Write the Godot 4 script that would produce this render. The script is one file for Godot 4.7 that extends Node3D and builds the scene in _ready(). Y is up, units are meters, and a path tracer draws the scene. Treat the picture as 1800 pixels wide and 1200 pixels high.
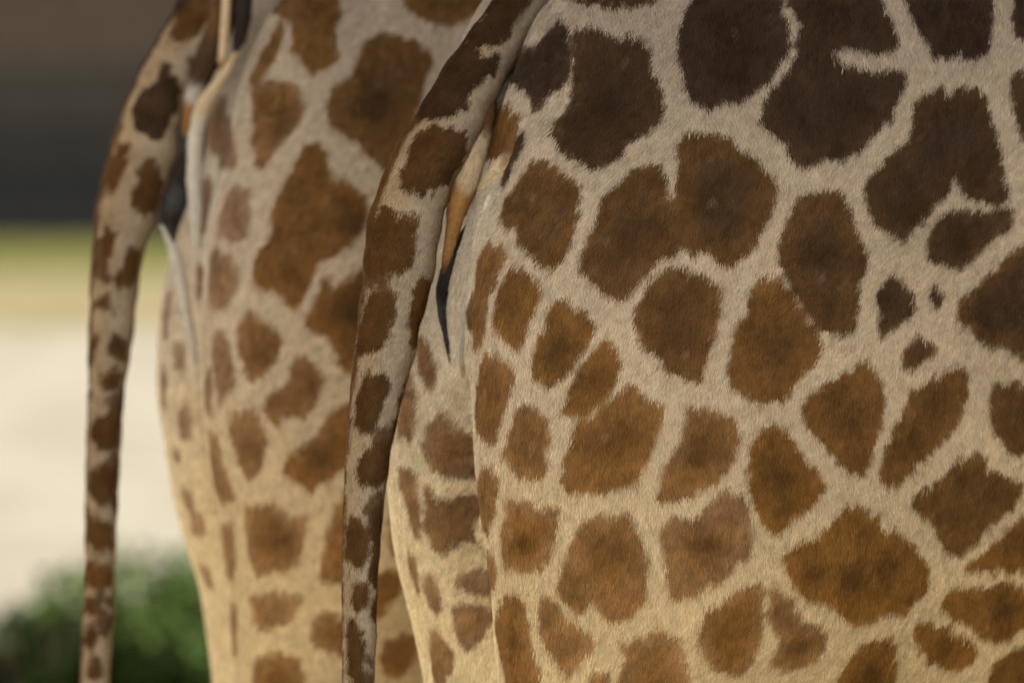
extends Node3D
# Two giraffes seen from behind through a long lens, standing in the shade; sunlit sand, shrubs and a barn wall beyond.

const CREAM := Vector3(0.62, 0.575, 0.50)      # palest coat, before the pigment tint
const TINT := Vector3(0.89, 0.70, 0.41)       # pigment of the ground coat on back and flanks
const RB := 0.3
const XB := 0.1
const UMAX := 1.55
const UMIN := -2.4925
const VMAX := 2.5
const TW := 1700
const TH := 1050
const CREASES := [
	[Vector3(-0.125, 2.06, 0.125), Vector3(-0.140, 1.942, 0.169), 0.020, 0.012],
	[Vector3(-0.140, 1.942, 0.169), Vector3(-0.156, 1.870, 0.176), 0.018, 0.009],
	[Vector3(-0.145, 2.02, 0.103), Vector3(-0.171, 1.920, 0.134), 0.016, 0.006],
	[Vector3(-0.221, 1.634, 0.064), Vector3(-0.191, 1.557, -0.011), 0.020, 0.022],
	[Vector3(-0.191, 1.557, -0.011), Vector3(-0.185, 1.483, -0.027), 0.020, 0.022],
	[Vector3(-0.185, 1.483, -0.027), Vector3(-0.183, 1.424, -0.027), 0.020, 0.022],
	[Vector3(-0.183, 1.424, -0.027), Vector3(-0.177, 1.352, -0.022), 0.020, 0.022],
	[Vector3(-0.177, 1.352, -0.022), Vector3(-0.167, 1.279, -0.016), 0.020, 0.022],
	[Vector3(-0.167, 1.279, -0.016), Vector3(-0.154, 1.198, -0.015), 0.020, 0.022]]

var rng := RandomNumberGenerator.new()
var relief := FastNoiseLite.new()
var ragged := FastNoiseLite.new()
var mottled := FastNoiseLite.new()
var clump := FastNoiseLite.new()

# ---------------------------------------------------------------- helpers
func tag(o: Node, label: String, category: String, group := "", kind := "") -> void:
	if label: o.set_meta("label", label)
	if category: o.set_meta("category", category)
	if group: o.set_meta("group", group)
	if kind: o.set_meta("kind", kind)

func mesh_node(called: String, m: Mesh, mat: Material, parent: Node) -> MeshInstance3D:
	var o := MeshInstance3D.new()
	o.name = called
	o.mesh = m
	if mat: o.material_override = mat
	parent.add_child(o, true)
	return o

func lin(c: Vector3) -> Color:
	return Color(c.x, c.y, c.z).linear_to_srgb()

func plain(c: Vector3, rough := 0.85, spec := 0.3) -> StandardMaterial3D:
	var m := StandardMaterial3D.new()
	m.albedo_color = lin(c)
	m.roughness = rough
	m.metallic_specular = spec
	return m

func noisy(a: Vector3, b: Vector3, freq: float, scale: float, rough := 0.95) -> StandardMaterial3D:
	var n := FastNoiseLite.new()
	n.seed = 7
	n.noise_type = FastNoiseLite.TYPE_SIMPLEX_SMOOTH
	n.frequency = freq
	n.fractal_octaves = 5
	var g := Gradient.new()
	g.set_color(0, lin(a)); g.set_color(1, lin(b))
	g.set_offset(0, 0.25); g.set_offset(1, 0.75)
	var t := NoiseTexture2D.new()
	t.width = 512; t.height = 512; t.seamless = true
	t.noise = n; t.color_ramp = g
	var m := StandardMaterial3D.new()
	m.albedo_texture = t
	m.uv1_triplanar = true
	m.uv1_world_triplanar = true
	m.uv1_scale = Vector3.ONE * scale
	m.roughness = rough
	m.metallic_specular = 0.0
	return m

# ---------------------------------------------------------------- giraffe body: a smooth field of ellipsoids and tapered limbs
var prim_type := PackedInt32Array()
var prim := PackedFloat32Array()

func ell(c: Vector3, r: Vector3, k: float, turn := 0.0) -> void:
	prim_type.append(0)
	var a := deg_to_rad(turn)
	prim.append_array(PackedFloat32Array([c.x, c.y, c.z, 1.0 / r.x, 1.0 / r.y, 1.0 / r.z, cos(a), sin(a), 0.0, 0.0, k, 0.0]))

func limb(a: Vector3, b: Vector3, ra: float, rb: float, k: float) -> void:
	prim_type.append(1)
	var d := b - a
	prim.append_array(PackedFloat32Array([a.x, a.y, a.z, d.x, d.y, d.z, ra, rb - ra, 1.0 / d.length_squared(), 0.0, k, 0.0]))

func body_plan() -> void:
	ell(Vector3(0.78, 1.93, 0), Vector3(0.66, 0.60, 0.375), 0.1, 10)        # barrel
	ell(Vector3(0.17, 1.86, 0), Vector3(0.31, 0.46, 0.29), 0.2, -32)        # croup
	for s: float in [1.0, -1.0]:
		var g := 0.025 * s
		ell(Vector3(0.13, 1.56, 0.135 * s), Vector3(0.37, 0.50, 0.195), 0.10 if s > 0.0 else 0.06, -4)     # thigh
		ell(Vector3(-0.075, 1.97, 0.10 * s), Vector3(0.085, 0.15, 0.08), 0.05, -24)   # point of the buttock
		ell(Vector3(0.40, 1.34, 0.17 * s), Vector3(0.22, 0.28, 0.14), 0.16, 30)       # stifle
		limb(Vector3(0.09, 1.34, 0.14 * s), Vector3(-0.115 - g, 0.86, 0.135 * s), 0.255, 0.10, 0.09)
		limb(Vector3(-0.115 - g, 0.86, 0.135 * s), Vector3(-0.155 - g, 0.72, 0.135 * s), 0.09, 0.07, 0.05)
		limb(Vector3(-0.155 - g, 0.72, 0.135 * s), Vector3(-0.09 - g, 0.2, 0.14 * s), 0.064, 0.048, 0.03)
		limb(Vector3(-0.09 - g, 0.2, 0.14 * s), Vector3(-0.05 - g, 0.1, 0.14 * s), 0.054, 0.06, 0.03)
		limb(Vector3(1.38, 2.0, 0.2 * s), Vector3(1.22, 1.5, 0.2 * s), 0.2, 0.12, 0.12)
		limb(Vector3(1.22, 1.5, 0.19 * s), Vector3(1.25, 0.86, 0.17 * s), 0.115, 0.07, 0.06)
		limb(Vector3(1.25, 0.86, 0.17 * s), Vector3(1.24, 0.2, 0.17 * s), 0.068, 0.046, 0.03)
		limb(Vector3(1.24, 0.2, 0.17 * s), Vector3(1.28, 0.1, 0.17 * s), 0.054, 0.06, 0.03)
	ell(Vector3(1.28, 2.15, 0), Vector3(0.42, 0.60, 0.33), 0.2, 20)         # chest
	limb(Vector3(1.42, 2.42, 0), Vector3(1.95, 3.3, 0), 0.33, 0.2, 0.2)
	limb(Vector3(1.95, 3.3, 0), Vector3(2.4, 4.2, 0), 0.2, 0.135, 0.1)
	limb(Vector3(2.4, 4.22, 0), Vector3(2.62, 4.12, 0), 0.14, 0.12, 0.05)
	limb(Vector3(2.62, 4.12, 0), Vector3(2.95, 3.86, 0), 0.11, 0.07, 0.05)
	for s: float in [1.0, -1.0]:
		limb(Vector3(2.36, 4.3, 0.09 * s), Vector3(2.28, 4.47, 0.1 * s), 0.035, 0.03, 0.03)
		limb(Vector3(2.3, 4.24, 0.12 * s), Vector3(2.22, 4.28, 0.27 * s), 0.04, 0.018, 0.03)

func dist(i: int, x: float, y: float, z: float) -> float:
	var o := i * 12
	var dx := x - prim[o]
	var dy := y - prim[o + 1]
	var dz := z - prim[o + 2]
	if prim_type[i] == 0:
		var c := prim[o + 6]
		var s := prim[o + 7]
		var qx := (dx * c + dy * s) * prim[o + 3]
		var qy := (dy * c - dx * s) * prim[o + 4]
		var qz := dz * prim[o + 5]
		var k0 := sqrt(qx * qx + qy * qy + qz * qz) + 1e-9
		qx *= prim[o + 3]; qy *= prim[o + 4]; qz *= prim[o + 5]
		return k0 * (k0 - 1.0) / (sqrt(qx * qx + qy * qy + qz * qz) + 1e-9)
	var t := clampf((dx * prim[o + 3] + dy * prim[o + 4] + dz * prim[o + 5]) * prim[o + 8], 0.0, 1.0)
	dx -= prim[o + 3] * t; dy -= prim[o + 4] * t; dz -= prim[o + 5] * t
	return sqrt(dx * dx + dy * dy + dz * dz) - prim[o + 6] - prim[o + 7] * t * t * (3.0 - 2.0 * t)

func field(x: float, y: float, z: float, ids: PackedInt32Array) -> float:
	var f := 100.0
	for i in ids:
		var d := dist(i, x, y, z)
		var k := prim[i * 12 + 10]
		var h := k - absf(f - d)
		f = minf(f, d)
		if h > 0.0:
			f -= h * h / k * 0.25
	return f

var body_pos := PackedVector3Array()
var body_nor := PackedVector3Array()
var body_uv := PackedVector2Array()
var body_col := PackedColorArray()
var body_idx := PackedInt32Array()

func coat_u(p: Vector3, side: int) -> float:
	var x := p.x - XB
	var u: float
	if x >= 0.0:
		u = x if side == 1 else -PI * RB - x
	else:
		u = -RB * atan2(-x, p.z)
	if u > UMAX: u = 2.0 * UMAX - u
	if u < UMIN: u = 2.0 * UMIN - u
	return u

func coat_uv(p: Vector3, side: int) -> Vector2:
	var v := p.y
	if v > VMAX: v = 2.0 * VMAX - v
	return Vector2((coat_u(p, side) - UMIN) / (UMAX - UMIN), 1.0 - v / VMAX)

func coat_tint(p: Vector3) -> Color:
	# the ground coat is sandy on the legs and flanks and greyer towards the back, with dimmer, cooler light painted in
	var t := TINT.lerp(Vector3(0.79, 0.66, 0.51), smoothstep(1.22, 1.7, p.y))
	t = t.lerp(Vector3(0.56, 0.482, 0.41), smoothstep(1.6, 2.12, p.y))
	var m := 1.0 + 0.07 * mottled.get_noise_3d(p.x * 0.7, p.y * 0.7, p.z * 0.7)
	return Color(minf(t.x * m, 1.0), minf(t.y * m, 1.0), minf(t.z * m, 1.0))

func bump(p: Vector3) -> float:
	var b := relief.get_noise_3d(p.x, p.y, p.z) * (0.009 if p.y > 1.0 else 0.001)
	if p.x < 0.1 and p.y > 1.1 and p.y < 2.2 and p.z > -0.1:
		for c: Array in CREASES:
			var q: Vector3 = Geometry3D.get_closest_point_to_segment(p, c[0], c[1])
			var e: float = p.distance_to(q) / c[2]
			if e < 3.0: b -= exp(-e * e) * c[3]
	return b

func grow_body() -> void:
	var h := 0.0175
	var n := 8
	var lo := Vector3(-0.45, 0.02, -0.46)
	var hi := Vector3(3.1, 4.62, 0.46)
	var bs := h * n
	var half := bs * 0.8661
	var nb := Vector3i(((hi - lo) / bs).ceil())
	var ids_all := PackedInt32Array()
	for i in prim_type.size(): ids_all.append(i)
	var cell := {}
	var pos := PackedVector3Array()
	var nor := PackedVector3Array()
	var quads := PackedInt64Array()
	var val := PackedFloat32Array()
	val.resize((n + 1) ** 3)
	var e := 0.003
	for bz in nb.z:
		for by in nb.y:
			for bx in nb.x:
				var base := lo + Vector3(bx, by, bz) * bs
				var mid := base + Vector3.ONE * bs * 0.5
				var ids := PackedInt32Array()
				var near := 100.0
				for i in ids_all:
					var d := dist(i, mid.x, mid.y, mid.z)
					near = minf(near, d)
					if d < half * 1.2 + 0.2: ids.append(i)
				if near > half * 1.15 + 0.05 or ids.is_empty(): continue
				if field(mid.x, mid.y, mid.z, ids) < -half * 1.6 - 0.02: continue
				var q := 0
				for k in n + 1:
					for j in n + 1:
						for i in n + 1:
							val[q] = field(base.x + i * h, base.y + j * h, base.z + k * h, ids)
							q += 1
				var w := n + 1
				for k in n:
					for j in n:
						for i in n:
							var at := i + j * w + k * w * w
							var sum := Vector3.ZERO
							var hits := 0
							var inside := 0
							for c in 8:
								var cx := c & 1
								var cy := (c >> 1) & 1
								var cz := c >> 2
								if val[at + cx + cy * w + cz * w * w] < 0.0: inside += 1
							if inside == 0 or inside == 8: continue
							for c in 8:
								var cx := c & 1
								var cy := (c >> 1) & 1
								var cz := c >> 2
								var v0 := val[at + cx + cy * w + cz * w * w]
								if cx == 0:
									var v1 := val[at + 1 + cy * w + cz * w * w]
									if (v0 < 0.0) != (v1 < 0.0):
										sum += Vector3(v0 / (v0 - v1), cy, cz); hits += 1
								if cy == 0:
									var v1 := val[at + cx + w + cz * w * w]
									if (v0 < 0.0) != (v1 < 0.0):
										sum += Vector3(cx, v0 / (v0 - v1), cz); hits += 1
								if cz == 0:
									var v1 := val[at + cx + cy * w + w * w]
									if (v0 < 0.0) != (v1 < 0.0):
										sum += Vector3(cx, cy, v0 / (v0 - v1)); hits += 1
							var p := base + (Vector3(i, j, k) + sum / hits) * h
							var f0 := field(p.x, p.y, p.z, ids)
							var g := Vector3(field(p.x + e, p.y, p.z, ids) - f0, field(p.x, p.y + e, p.z, ids) - f0, field(p.x, p.y, p.z + e, ids) - f0) / e
							p -= g * (f0 / maxf(g.length_squared(), 0.2))
							var gx := bx * n + i
							var gy := by * n + j
							var gz := bz * n + k
							var key := gx + gy * 1024 + gz * 1048576
							cell[key] = pos.size()
							pos.append(p)
							nor.append(g.normalized())
							var s0 := val[at] < 0.0
							if s0 != (val[at + 1] < 0.0): quads.append(key * 4)
							if s0 != (val[at + w] < 0.0): quads.append(key * 4 + 1)
							if s0 != (val[at + w * w] < 0.0): quads.append(key * 4 + 2)
	# soft muscle relief under the coat, and the creases beside the tail head
	for i in pos.size():
		var p := pos[i]
		var nn := nor[i]
		var d0 := bump(p)
		var gr := Vector3(bump(p + Vector3(0.006, 0, 0)) - d0, bump(p + Vector3(0, 0.006, 0)) - d0, bump(p + Vector3(0, 0, 0.006)) - d0) / 0.006
		gr -= nn * nn.dot(gr)
		pos[i] = p + nn * d0
		nor[i] = (nn - gr).normalized()
	var made := {}
	var offs := [[0, -1024, -1024 - 1048576, -1048576], [0, -1048576, -1048576 - 1, -1], [0, -1, -1 - 1024, -1024]]
	for qk in quads:
		var ax := qk % 4
		var key := qk / 4
		var ring := PackedInt32Array()
		for o: int in offs[ax]:
			var got: int = cell.get(key + o, -1)
			if got >= 0: ring.append(got)
		if ring.size() < 4: continue
		var mz := pos[ring[0]].z + pos[ring[1]].z + pos[ring[2]].z + pos[ring[3]].z
		var side := 1 if mz >= 0.0 else 0
		var fn := (pos[ring[2]] - pos[ring[0]]).cross(pos[ring[3]] - pos[ring[1]])
		var outw := fn.dot(nor[ring[0]] + nor[ring[2]]) > 0.0
		var v := PackedInt32Array()
		for r in ring:
			var mk := r * 2 + side
			if not made.has(mk):
				made[mk] = body_pos.size()
				body_pos.append(pos[r])
				body_nor.append(nor[r])
				body_uv.append(coat_uv(pos[r], side))
				body_col.append(coat_tint(pos[r]))
			v.append(made[mk])
		if outw: body_idx.append_array(PackedInt32Array([v[0], v[2], v[1], v[0], v[3], v[2]]))
		else: body_idx.append_array(PackedInt32Array([v[0], v[1], v[2], v[0], v[2], v[3]]))

# ---------------------------------------------------------------- the coat pattern
func spot_colour(tone: float) -> Vector3:
	var c: Vector3
	var pale := Vector3(0.34, 0.20, 0.095)
	var mid := Vector3(0.216, 0.095, 0.019)
	var deep := Vector3(0.078, 0.041, 0.015)
	var black := Vector3(0.018, 0.015, 0.013)
	if tone < 0.0: c = mid.lerp(pale, minf(1.0, -tone / 0.6))
	elif tone < 0.5: c = mid.lerp(deep, tone / 0.5)
	else: c = deep.lerp(black, minf(1.0, (tone - 0.5) / 0.7))
	return Vector3(c.x / TINT.x, c.y / TINT.y, c.z / TINT.z)

func ground_coat(img: Image) -> void:
	# cream all over, nearly white on the inside of the hind legs and under the tail
	img.fill(lin(CREAM))
	for y in range(px_v(2.0), TH):
		var v := (1.0 - (y + 0.5) / TH) * VMAX
		for x in range(px_u(-0.92), px_u(-0.32)):
			var u := UMIN + (x + 0.5) / TW * (UMAX - UMIN)
			var a := smoothstep(0.13, 0.04, absf(u + 0.471) + 0.02 * mottled.get_noise_2d(u, v)) * smoothstep(2.0, 1.86, v)
			a = maxf(a, 0.7 * smoothstep(-0.9, -0.78, u) * smoothstep(-0.46, -0.52, u) * smoothstep(1.75, 1.6, v))
			if a > 0.01: img.set_pixel(x, y, lin(CREAM.lerp(Vector3(0.86, 0.855, 0.80), a)))

func px_u(u: float) -> int:
	return int((u - UMIN) / (UMAX - UMIN) * TW)

func px_v(v: float) -> int:
	return int((1.0 - v / VMAX) * TH)

func mark(img: Image, pts: Array, tone: float) -> void:
	# one patch of the coat: its outline in millimetres round the body (u) and above the ground (v)
	var n := pts.size() / 2
	var ax := PackedFloat32Array(); var ay := PackedFloat32Array()
	var lo := Vector2(9, 9); var hi := Vector2(-9, -9)
	for i in n:
		ax.append(pts[2 * i] * 0.001); ay.append(pts[2 * i + 1] * 0.001)
		lo = lo.min(Vector2(ax[i], ay[i])); hi = hi.max(Vector2(ax[i], ay[i]))
	lo -= Vector2.ONE * 0.008; hi += Vector2.ONE * 0.008
	var x0 := maxi(0, px_u(lo.x)); var x1 := mini(TW - 1, px_u(hi.x) + 1)
	var y0 := maxi(0, px_v(hi.y)); var y1 := mini(TH - 1, px_v(lo.y) + 1)
	var main := spot_colour(tone + 0.04)
	var rim := spot_colour(tone - rng.randf_range(0.04, 0.22))
	var deep := rng.randf_range(0.02, 0.06)
	for y in range(y0, y1 + 1):
		var v := (1.0 - (y + 0.5) / TH) * VMAX
		for x in range(x0, x1 + 1):
			var u := UMIN + (x + 0.5) / TW * (UMAX - UMIN)
			var best := 1.0
			var inn := false
			var j := n - 1
			for i in n:
				var ex := ax[j] - ax[i]
				var ey := ay[j] - ay[i]
				var wx := u - ax[i]
				var wy := v - ay[i]
				var t := clampf((wx * ex + wy * ey) / (ex * ex + ey * ey + 1e-12), 0.0, 1.0)
				var qx := wx - ex * t
				var qy := wy - ey * t
				best = minf(best, qx * qx + qy * qy)
				if (ay[i] > v) != (ay[j] > v) and u < ex * (v - ay[i]) / ey + ax[i]: inn = not inn
				j = i
			var d := sqrt(best) * (1.0 if inn else -1.0)
			if d < -0.008: continue
			d += ragged.get_noise_2d(u, v) * 0.004 + 0.0006
			var a := smoothstep(-0.0025, 0.003, d)
			if a <= 0.0: continue
			var c := rim.lerp(main, smoothstep(0.0, deep, d)) * (1.0 + 0.34 * mottled.get_noise_2d(u * 2.0, v * 2.0) + 0.22 * mottled.get_noise_2d(u * 9.0, v * 7.0))
			if a < 1.0:
				var old := img.get_pixel(x, y).srgb_to_linear()
				c = Vector3(old.r, old.g, old.b).lerp(c, a)
			img.set_pixel(x, y, lin(c))

func blot(img: Image, u: float, v: float, r: float, c: Vector3, strength: float) -> void:
	# a soft smudge (dark hair in the middle of a patch) or a pale fleck
	for y in range(maxi(0, px_v(v + r * 1.6)), mini(TH - 1, px_v(v - r * 1.6)) + 1):
		for x in range(maxi(0, px_u(u - r * 1.6)), mini(TW - 1, px_u(u + r * 1.6)) + 1):
			var uu := UMIN + (x + 0.5) / TW * (UMAX - UMIN)
			var vv := (1.0 - (y + 0.5) / TH) * VMAX
			var q := Vector2(uu - u, vv - v).length() / r + 0.35 * ragged.get_noise_2d(uu * 0.6 + 3.0, vv * 0.6)
			var a := exp(-q * q * 1.6) * strength
			if a < 0.02: continue
			var old := img.get_pixel(x, y).srgb_to_linear()
			img.set_pixel(x, y, lin(Vector3(old.r, old.g, old.b).lerp(c, a)))

func rough_spots(img: Image, keep_out: Rect2) -> void:
	var g := 0.155
	for j in 17:
		for i in 27:
			var u := UMIN + (i + 0.5 + 0.5 * (j % 2)) * g + rng.randf_range(-0.022, 0.022)
			var v := (j + 0.5) * g * 0.93 + rng.randf_range(-0.022, 0.022)
			var r0 := rng.randf_range(0.052, 0.068)
			var tone := rng.randf_range(-0.05, 0.15) + 0.25 * smoothstep(1.6, 2.3, v)
			var a := rng.randf() * TAU
			var b := rng.randf() * TAU
			if keep_out.has_point(Vector2(u, v)): continue
			if v < 0.75: r0 *= 0.5 + 0.5 * v / 0.75; tone -= 0.25
			var main := spot_colour(tone)
			for y in range(maxi(0, px_v(v + 0.09)), mini(TH - 1, px_v(v - 0.09)) + 1):
				for x in range(maxi(0, px_u(u - 0.09)), mini(TW - 1, px_u(u + 0.09)) + 1):
					var du := UMIN + (x + 0.5) / TW * (UMAX - UMIN) - u
					var dv := (1.0 - (y + 0.5) / TH) * VMAX - v
					var th := atan2(dv, du)
					var d := r0 * (1.0 + 0.14 * sin(3.0 * th + a) + 0.1 * sin(5.0 * th + b)) - sqrt(du * du + dv * dv)
					var w := smoothstep(-0.003, 0.003, d)
					if w > 0.0:
						var old := img.get_pixel(x, y).srgb_to_linear()
						img.set_pixel(x, y, lin(Vector3(old.r, old.g, old.b).lerp(main, w)))

# ---------------------------------------------------------------- tubes: tail, skin folds and painted shade in gaps
class Soup:
	var pos := PackedVector3Array()
	var nor := PackedVector3Array()
	var uv := PackedVector2Array()
	var col := PackedColorArray()
	var idx := PackedInt32Array()
	var along := PackedVector3Array()     # which way the hair lies

func tube(soup: Soup, path: PackedVector3Array, rad: PackedFloat32Array, front: Vector3, deep: float, cols: Array, ring: int, length: float) -> void:
	# a smooth tube along a path; its seam faces away from front
	var c := Curve3D.new()
	c.bake_interval = 0.004
	var n := path.size()
	for i in n:
		var t := (path[mini(n - 1, i + 1)] - path[maxi(0, i - 1)]) / 6.0
		c.add_point(path[i], -t if i > 0 else Vector3.ZERO, t if i < n - 1 else Vector3.ZERO)
	var total := 0.0
	var cum := PackedFloat32Array([0.0])
	for i in range(1, n):
		total += path[i].distance_to(path[i - 1]); cum.append(total)
	var rows := int(total / 0.008) + 4
	var first := soup.pos.size()
	for r in rows + 1:
		var s := total * r / rows
		var seg := 0
		while seg < n - 2 and cum[seg + 1] < s: seg += 1
		var f := clampf((s - cum[seg]) / (cum[seg + 1] - cum[seg]), 0.0, 1.0)
		var sm := f * f * (3.0 - 2.0 * f)
		var bl := c.get_baked_length()
		var p := c.sample_baked(bl * r / rows, true)
		var tn := (c.sample_baked(minf(bl, bl * r / rows + 0.006), true) - c.sample_baked(maxf(0.0, bl * r / rows - 0.006), true)).normalized()
		var R := lerpf(rad[seg], rad[seg + 1], sm)
		var edge := minf(s, total - s)
		if cols.size() and edge < R: R *= sqrt(maxf(0.0, 1.0 - (1.0 - edge / R) ** 2))
		R = maxf(R, 0.0008)
		var vv := (front - tn * front.dot(tn)).normalized()
		var ss := vv.cross(tn).normalized()
		var col := Color.WHITE
		if cols.size():
			col = (cols[seg] as Color).lerp(cols[seg + 1], sm)
		for k in ring + 1:
			var th := -PI + TAU * k / ring
			var nn := (vv * cos(th) / deep + ss * sin(th)).normalized()
			var q := p + vv * (cos(th) * R * deep) + ss * (sin(th) * R)
			var w := relief.get_noise_3d(q.x * 3.0, q.y * 3.0, q.z * 3.0) * 0.03 + 0.022 * sin(s * TAU / 0.052)
			if cols.size(): w = 0.14 * relief.get_noise_3d(q.x * 14.0, q.y * 6.0, q.z * 14.0) + 0.08 * relief.get_noise_3d(q.x * 40.0, q.y * 16.0, q.z * 40.0)
			q += nn * R * w
			soup.pos.append(q); soup.nor.append(nn)
			soup.uv.append(Vector2(float(k) / ring, s / length))
			if cols.size():
				var g := clampf((f - 0.5) * 2.2 + 0.5 + 1.1 * mottled.get_noise_3d(q.x * 4.0, q.y * 4.0, q.z * 4.0), 0.0, 1.0)
				col = (cols[seg] as Color).lerp(cols[seg + 1], g)
			soup.col.append(col)
			soup.along.append(tn)
	var w := ring + 1
	for r in rows:
		for k in ring:
			var a := first + r * w + k
			var fnn := (soup.pos[a + 1] - soup.pos[a]).cross(soup.pos[a + w] - soup.pos[a])
			if fnn.dot(soup.nor[a]) > 0.0: soup.idx.append_array(PackedInt32Array([a, a + w, a + 1, a + 1, a + w, a + w + 1]))
			else: soup.idx.append_array(PackedInt32Array([a, a + 1, a + w, a + 1, a + w + 1, a + w]))

func tail_mark(img: Image, pts: Array, tone: float, length: float) -> void:
	# a patch on the tail: outline as angle round it and distance down it, in thousandths
	var W := img.get_width()
	var H := img.get_height()
	var poly := PackedVector2Array()
	var lo := Vector2(9, 9); var hi := Vector2(-9, -9)
	for i in pts.size() / 2:
		var q := Vector2(pts[2 * i], pts[2 * i + 1]) * 0.001
		poly.append(q)
	var mid := Vector2.ZERO
	for q in poly: mid += q / poly.size()
	for i in poly.size():
		poly[i] = mid + (poly[i] - mid) * 1.15
		lo = lo.min(poly[i]); hi = hi.max(poly[i])
	var main := spot_colour(tone)
	for y in range(maxi(0, int((lo.y - 0.01) / length * H)), mini(H - 1, int((hi.y + 0.01) / length * H)) + 1):
		for x in range(maxi(0, int((lo.x - 0.1 + PI) / TAU * W)), mini(W - 1, int((hi.x + 0.1 + PI) / TAU * W)) + 1):
			var q := Vector2((x + 0.5) / W * TAU - PI, (y + 0.5) / H * length)
			q += Vector2(ragged.get_noise_2d(q.x * 0.05, q.y) * 0.16, ragged.get_noise_2d(q.x * 0.05 + 7.0, q.y) * 0.006)
			if Geometry2D.is_point_in_polygon(q, poly):
				img.set_pixel(x, y, lin(main * (1.0 + 0.3 * mottled.get_noise_2d(q.x * 0.1, q.y * 2.0))))

# ---------------------------------------------------------------- fur
var tuft: ArrayMesh

func make_tuft(hairs: int, spread: float, length: float, width: float) -> ArrayMesh:
	var st := SurfaceTool.new()
	st.begin(Mesh.PRIMITIVE_TRIANGLES)
	for h in hairs:
		var o := Vector3(rng.randf_range(-spread, spread), rng.randf_range(-spread, spread), 0.0)
		var l := length * rng.randf_range(0.75, 1.15)
		var lean := rng.randf_range(-0.22, 0.22)
		var rise := rng.randf_range(0.16, 0.34)
		var yaw := rng.randf_range(-0.5, 0.5)
		var pts: Array[Vector3] = []
		for k in 3:
			var t := k / 2.0
			pts.append(o + Vector3(lean * t * l, t * l, rise * l * t * (1.3 - 0.55 * t)))
		var sd := Vector3(cos(yaw), 0, sin(yaw)) * width * 0.5
		var nn := Vector3(-sin(yaw) * 0.6 + rng.randf_range(-0.25, 0.25), -0.25, 1.0).normalized()
		st.set_normal(nn)
		for v: Vector3 in [pts[0] - sd, pts[1] - sd * 0.8, pts[0] + sd, pts[0] + sd, pts[1] - sd * 0.8, pts[1] + sd * 0.8, pts[1] - sd * 0.8, pts[2], pts[1] + sd * 0.8]:
			st.set_normal(nn)
			st.add_vertex(v)
	return st.commit()

func put(buf: PackedFloat32Array, at: int, b: Basis, p: Vector3, c: Color) -> void:
	buf[at] = b.x.x; buf[at + 1] = b.y.x; buf[at + 2] = b.z.x; buf[at + 3] = p.x
	buf[at + 4] = b.x.y; buf[at + 5] = b.y.y; buf[at + 6] = b.z.y; buf[at + 7] = p.y
	buf[at + 8] = b.x.z; buf[at + 9] = b.y.z; buf[at + 10] = b.z.z; buf[at + 11] = p.z
	buf[at + 12] = c.r; buf[at + 13] = c.g; buf[at + 14] = c.b; buf[at + 15] = 1.0

var fur_b: Array[Basis] = []
var fur_p := PackedVector3Array()
var fur_c := PackedColorArray()

func grow_fur(pos: PackedVector3Array, nor: PackedVector3Array, uv: PackedVector2Array, col: PackedColorArray, idx: PackedInt32Array, along: PackedVector3Array, img: Image, density: float, size: float, body: bool) -> void:
	var W := 0
	var H := 0
	if img: W = img.get_width(); H = img.get_height()
	for t in range(0, idx.size(), 3):
		var i0 := idx[t]; var i1 := idx[t + 1]; var i2 := idx[t + 2]
		var p0 := pos[i0]; var p1 := pos[i1]; var p2 := pos[i2]
		var dens := density
		if body:
			if p0.y < 1.05 or p0.y > 2.45 or p0.x > 0.72: continue
			if p0.z < -0.12 and p0.x > -0.02: dens *= 0.12
		var want := 0.5 * (p1 - p0).cross(p2 - p0).length() * dens
		var cnt := int(want + rng.randf())
		for q in cnt:
			var a := rng.randf(); var b := rng.randf()
			if a + b > 1.0: a = 1.0 - a; b = 1.0 - b
			var p := p0 + (p1 - p0) * a + (p2 - p0) * b
			var n := (nor[i0] + (nor[i1] - nor[i0]) * a + (nor[i2] - nor[i0]) * b).normalized()
			var vc := col[i0].lerp(col[i1], a).lerp(col[i2], b * 0.5)
			var d: Vector3
			if body:
				d = Vector3(-0.22 + 0.5 * relief.get_noise_3d(p.y, p.z + 5.0, p.x), -1.0, 0.35 * relief.get_noise_3d(p.z, p.x + 9.0, p.y))
			else:
				d = along[i0]
			d += Vector3(rng.randf_range(-0.26, 0.26), rng.randf_range(-0.26, 0.26), rng.randf_range(-0.26, 0.26))
			d = (d - n * n.dot(d)).normalized()
			if img:
				var w := uv[i0] + (uv[i1] - uv[i0]) * a + (uv[i2] - uv[i0]) * b
				var sh := clump.get_noise_3d(p.x, p.y, p.z) * (0.005 + 0.008 * relief.get_noise_3d(p.x * 2.5 + 4.0, p.y * 2.5, p.z * 2.5)) + rng.randf_range(-0.0015, 0.0015)
				if body: w.y -= sh / VMAX
				else: w.y -= sh
				var tc := img.get_pixel(clampi(int(w.x * W), 0, W - 1), clampi(int(w.y * H), 0, H - 1)).srgb_to_linear()
				vc = Color(vc.r * tc.r, vc.g * tc.g, vc.b * tc.b)
			var g := rng.randf_range(0.62, 1.42)
			var wm := rng.randf_range(-0.07, 0.07)
			vc = Color(vc.r * g * (1.0 + wm), vc.g * g, vc.b * g * (1.0 - wm))
			var L := size * rng.randf_range(0.8, 1.2)
			if rng.randf() < 0.02: L *= 1.5
			fur_b.append(Basis(d.cross(n) * L, d * L, n * L))
			fur_p.append(p - n * 0.0005)
			fur_c.append(vc)

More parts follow.
